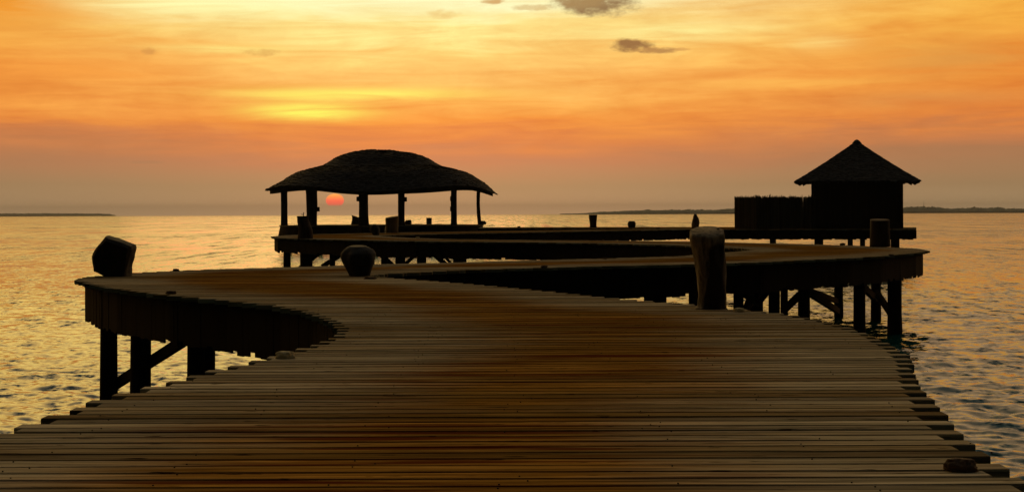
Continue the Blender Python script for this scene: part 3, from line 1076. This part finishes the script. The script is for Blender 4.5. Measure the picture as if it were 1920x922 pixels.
big, s = stump(1335, 578.5, [(0, 28, -3), (5, 25.5, -1), (25, 25, 0), (60, 27, -1), (90, 30, -4), (115, 32.5, -7), (132, 35.5, -8), (141, 35, -8), (144, 33.5, -7)],
               "thick split trunk, pale bark and dark hollow front, at the nearest right bend", mtl="split", seed=4, tilt=(0.03, 0.30), rough=0.10, n=44, ridges=0.018)
bm = rock_bm(5.2 * s, 5.2 * s, 10 * s, 3, 2, 0.12)
obj("branch_stub", bm, M["pile"], big, (14 * s, 14 * s, 141 * s), True)

stump(571.5, 447, [(0, 14, 1), (8, 13.5, 1), (18, 13, 1), (28, 11.5, -1), (36, 11, -3), (42, 11.5, -3.5)],
      "dark leaning stump with a twig on top before the pavilion's thickest post", seed=9, rough=0.09)
tw = bmesh.new()
s = P(571.5, 447).y / FPX
beam(tw, (-2.5 * s, 0, 41 * s), (-2.2 * s, 0, 49 * s), 0.03, 0.03)
beam(tw, (-2.2 * s, 0, 44 * s), (-7 * s, 0, 45.5 * s), 0.02, 0.02)
obj("twig", tw, M["pile"], bpy.data.objects["tree_stump.001"])
stump(735, 436.4, [(0, 12.2, 0), (10, 12, 0), (20, 12, 0), (26, 12.5, 0), (29.5, 12.3, 0)],
      "wide cylindrical stump with a pale brown side, before the middle of the open pavilion", mtl="palestump", seed=12, tilt=(0.14, 0.1), rough=0.04)
stump(667.5, 424, [(0, 9.5, 0), (9, 8.4, 1), (16, 7.4, 0.5), (18.5, 7.2, -1)],
      "narrow dark stump leaning at the foot of a pavilion post right of the sun", seed=15, tilt=(-0.32, 0), rough=0.08)
stump(804.5, 422.8, [(0, 5.2, 0), (8, 5, 0), (14.5, 5.2, 0)],
      "short plain round bollard standing alone on the pavilion floor", mtl="palestump", seed=18, rough=0.03)
stump(1112, 426.6, [(0, 7.3, 0), (2, 6.4, 0), (10, 6.6, 0), (20, 7.6, 0), (24, 7.9, 0)],
      "dark flared stump standing alone against the bright sea in the middle of the far walk", seed=21, rough=0.04)
stump(1304, 429, [(0, 5.8, -1), (4, 6.2, -0.5), (9, 6.8, 0), (14, 6.8, 0.5), (19, 5.6, 0.8), (24, 3.8, 0), (27.5, 2.2, -0.5)],
      "thin pointed driftwood stump with a crooked outline, left of the palisade fence", mtl="palestump", seed=24, rough=0.16, n=16)
stump(1650, 462.8, [(0, 19, 0), (12, 18.5, 0), (30, 18.2, 0), (46, 18.4, 0), (50.5, 18.2, -0.3)],
      "broad dark stump with reddish streaks in front of the hut", seed=27, rough=0.04, tilt=(0.02, 0.12), ridges=0.02)

# faceted rock on the left tip
p = P(222, 517.5)
s = p.y / FPX
sil = [(201.5, 442), (226, 450), (252, 459.5), (253, 466), (249, 484), (244, 502), (243.5, 517), (222, 518), (200, 517.5), (179, 508.5), (176.5, 494), (175.5, 478), (178, 473), (188, 457)]
bm = bmesh.new()
loops = []
for dy, sc_, up_ in ((-0.20, 0.82, -1.5), (-0.15, 0.95, -0.6), (0.0, 1.0, 0), (0.14, 0.98, 1), (0.22, 0.85, 2)):
    cx, cy = 214, 484
    lp = []
    for (a, c) in sil:
        hx = (cx + (a - cx) * sc_ - 222) * s
        hz = max(0.0, (517.5 - (cy + (c - cy) * sc_) + up_) * s) if c < 510 else 0.0
        lp.append(bm.verts.new((hx, dy, hz)))
    loops.append(lp)
for a, b_ in zip(loops, loops[1:]):
    for j in range(len(sil)):
        bm.faces.new((a[j], a[(j + 1) % len(sil)], b_[(j + 1) % len(sil)], b_[j]))
bm.faces.new(loops[0])
bm.faces.new(list(reversed(loops[-1])))
bmesh.ops.triangulate(bm, faces=list(bm.faces))
bmesh.ops.subdivide_edges(bm, edges=list(bm.edges), cuts=2, use_grid_fill=True)
for v in bm.verts:
    if v.co.z > 0.02:
        v.co += Vector((noise.noise(v.co * 9), noise.noise(v.co * 9 + Vector((5, 5, 5))), noise.noise(v.co * 9 + Vector((9, 1, 3))))) * 0.012
o = obj("boulder", bm, M["stone"], None, (p.x, p.y, DECK + 0.002))
tag(o, "large angular dark stone block with a slanted top on the boardwalk's left tip", "boulder", STONES)

stump(673.5, 517, [(0, 19, 1.5), (4, 20.5, 1.5), (14, 24.5, 0.5), (25, 28.8, -0.5), (34, 30.6, -1), (42, 29.8, -1), (49, 25, -1), (53, 20, -2), (55.5, 16, -3)],
      "pot-shaped round dark boulder with a narrow foot, largest of the round ones", "boulder", "stone", 31, (0, 0.1), 0.10, 1.0, 30, "boulder", STONES)
stump(702, 441, [(0, 5.5, 3), (3, 7, 2.5), (9, 9, 1), (14, 8.8, 0.5), (18, 6.6, 0), (20.5, 3, 0)],
      "round dark boulder on the walk between the pavilion step and the pale-sided stump", "boulder", "stone", 33, (0, 0), 0.07, 1.0, 20, "boulder", STONES)
stump(765.5, 424.4, [(0, 7, -1), (4, 7.5, -0.5), (9, 6.6, 0), (12, 4.5, 0)],
      "squat dark boulder at the right foot of the pavilion's middle post", "boulder", "stone", 35, (0.1, 0), 0.1, 1.0, 16, "boulder", STONES)
stump(1184.5, 427.4, [(0, 5.4, 0), (2, 6.6, 0), (6, 7.6, 0), (10, 7.3, 0), (12.8, 5.4, 0)],
      "small round dark boulder alone on the far walk, right of the flared stump", "boulder", "stone", 37, (0, 0.05), 0.05, 1.0, 18, "boulder", STONES)


def bit(px, py, wpx, hpx, label, mtl="coral", seed=0, rough=0.34):
    p = P(px, py)
    s = p.y / FPX
    bm = rock_bm(wpx * s / 2, wpx * s / 2 * 0.75, hpx * s, seed, 4, rough, 0.25, 2.0)
    o = obj("coral_lump", bm, M[mtl], None, (p.x, p.y, DECK + 0.001), True)
    tag(o, label, "coral", BITS)


bit(535, 671, 36, 15, "pale yellowish coral lump on the plank ends at the near left edge", "coral", 1, 0.2)
bit(1801, 881, 60, 25, "big dark rough coral lump in the lower right corner of the deck", "darkcoral", 2)
bit(1386, 584, 21, 8, "small pale coral lump just right of the split trunk's foot", "coral", 3)
bit(321, 551, 18, 7, "flat reddish coral lump at the near edge of the left platform", "darkcoral", 4)
bit(330, 508, 12, 5, "tiny coral lump on the far plank rim right of the angular stone block", "darkcoral", 5)
bit(694, 523, 22, 5, "flat brown coral lump at the foot of the pot-shaped boulder", "darkcoral", 6)
bit(1020, 501.5, 13, 4.5, "little coral lump on a walk's near edge between pot-shaped boulder and split trunk", "darkcoral", 7)
bit(1134, 485.4, 9, 3.5, "tiny coral lump on a walk's far edge, left of the split trunk", "darkcoral", 8)
bit(1580, 459.8, 10, 5, "tiny dark coral lump on the rim left of the broad stump", "darkcoral", 9)
bit(1671, 479, 9, 3, "tiny coral lump on the near rim below the broad stump", "darkcoral", 10)
bit(783, 446.5, 7, 3, "tiny coral lump on the walk below the pale-sided stump", "coral", 11)
bit(1130, 451.2, 7, 2.5, "tiny coral lump on the rim below the flared stump", "darkcoral", 12)
bit(1234, 428.6, 7, 3, "tiny coral lump right of the small round boulder on the far walk", "darkcoral", 13)
bit(973, 426.6, 6, 3, "tiny coral lump on the far walk, left of the flared stump", "darkcoral", 14)

# ------------------------------------------------------------------ far islands and their woods
def island(dist, prof_, base_py, lbl):
    xs = [a for a, _ in prof_]
    s = dist / FPX
    me_v, me_f = [], []
    step = 1.0
    cols = np.arange(xs[0], xs[-1] + step, step)
    rows_ = 9
    depth = dist * 0.05
    for cx in cols:
        top = np.interp(cx, xs, [b for _, b in prof_])
        u, _ = ray(cx, HY)
        yh = HY - 0.00375 * (cx - 960)
        hgt = max(0.0, (yh - top) * s + CAMZ)
        for j in range(rows_):
            f = j / (rows_ - 1)
            d = dist + depth * f
            q = Vector((cx * 0.09, f * 7.0, dist * 0.001))
            hh = hgt * min(1.0, 0.55 + 3 * f) * (1 + 0.30 * noise.fractal(q, 0.9, 2.0, 4) + 0.20 * noise.noise(q * 7)) if 0 < j < rows_ - 1 else 0.0
            if j == 0:
                hh = hgt * 0.35
            me_v.append((u * d, d, max(0.2, hh)))
    nc = len(cols)
    for i in range(nc - 1):
        for j in range(rows_ - 1):
            a = i * rows_ + j
            me_f.append((a, a + rows_, a + rows_ + 1, a + 1))
    me_ = bpy.data.meshes.new("woods")
    me_.from_pydata(me_v, [], me_f)
    tag(link("woods", me_, M["foliage"]), lbl, "woods", kind="stuff")
    bm = bmesh.new()
    fr, bk = [], []
    for cx in cols[::8]:
        u, _ = ray(cx, HY)
        fr.append((u * (dist - 40), dist - 40))
        bk.append((u * (dist + depth + 40), dist + depth + 40))
    vs = [[bm.verts.new((x, y, z)) for (x, y) in row] for row, z in ((fr, -1.0), ([(x, y + 25) for x, y in fr], 1.2), (bk, 1.2), (bk, -1.0))]
    for a, b_ in zip(vs, vs[1:]):
        for i in range(len(a) - 1):
            bm.faces.new((a[i], a[i + 1], b_[i + 1], b_[i]))
    tag(obj("island_land", bm, M["sand"]), kind="structure")


island(5200, [(1050, 401), (1095, 400), (1125, 397.5), (1160, 396.6), (1205, 394.6), (1250, 394.8), (1290, 393.2), (1330, 394.4), (1365, 392.6), (1400, 392.4), (1500, 391.5),
              (1600, 391), (1686, 390.6), (1708, 389.2), (1740, 388.6), (1762, 390), (1785, 391.6), (1800, 391.2), (1828, 389.8), (1850, 391.2), (1872, 389.6), (1880, 390),
              (1890, 391.6), (1912, 391.8), (1960, 393), (2050, 394)], 398, "long low wooded island along the right horizon")
island(8200, [(-160, 401.6), (-60, 400.8), (0, 400.5), (40, 400.8), (90, 400.3), (130, 400.6), (190, 400.9), (206, 401.8), (216, 403.5)], 404, "faint low wooded island at the left end of the horizon")
p = PD(1732, 388, 5230)
bm = bmesh.new()
lathe(bm, [(0, 0.9, 0), (30 + (388 - 376) * 5230 / FPX - 6, 0.5, 0), (30 + (388 - 376) * 5230 / FPX, 0.2, 0)], 6, 0, 0)
tag(obj("radio_mast", bm, M["metal"], None, (p.x, p.y, p.z - 30)), "thin radio mast rising above the trees of the right-hand island", "mast")

# ------------------------------------------------------------------ sea haze
bm = bmesh.new()
box(bm, -8600, 8600, -8600, 8600, -4.0, 54.0)
m = bpy.data.materials.new("haze")
m.use_nodes = True
t = NT(m.node_tree)
pv = t.new("ShaderNodeVolumePrincipled")
pv.inputs["Color"].default_value = (0.74, 0.74, 0.72, 1)
pv.inputs["Density"].default_value = 0.0001
pv.inputs["Anisotropy"].default_value = 0.0
o = t.new("ShaderNodeOutputMaterial")
t.put(o.inputs["Volume"], pv.outputs[0])
tag(obj("haze", bm, m), kind="stuff")
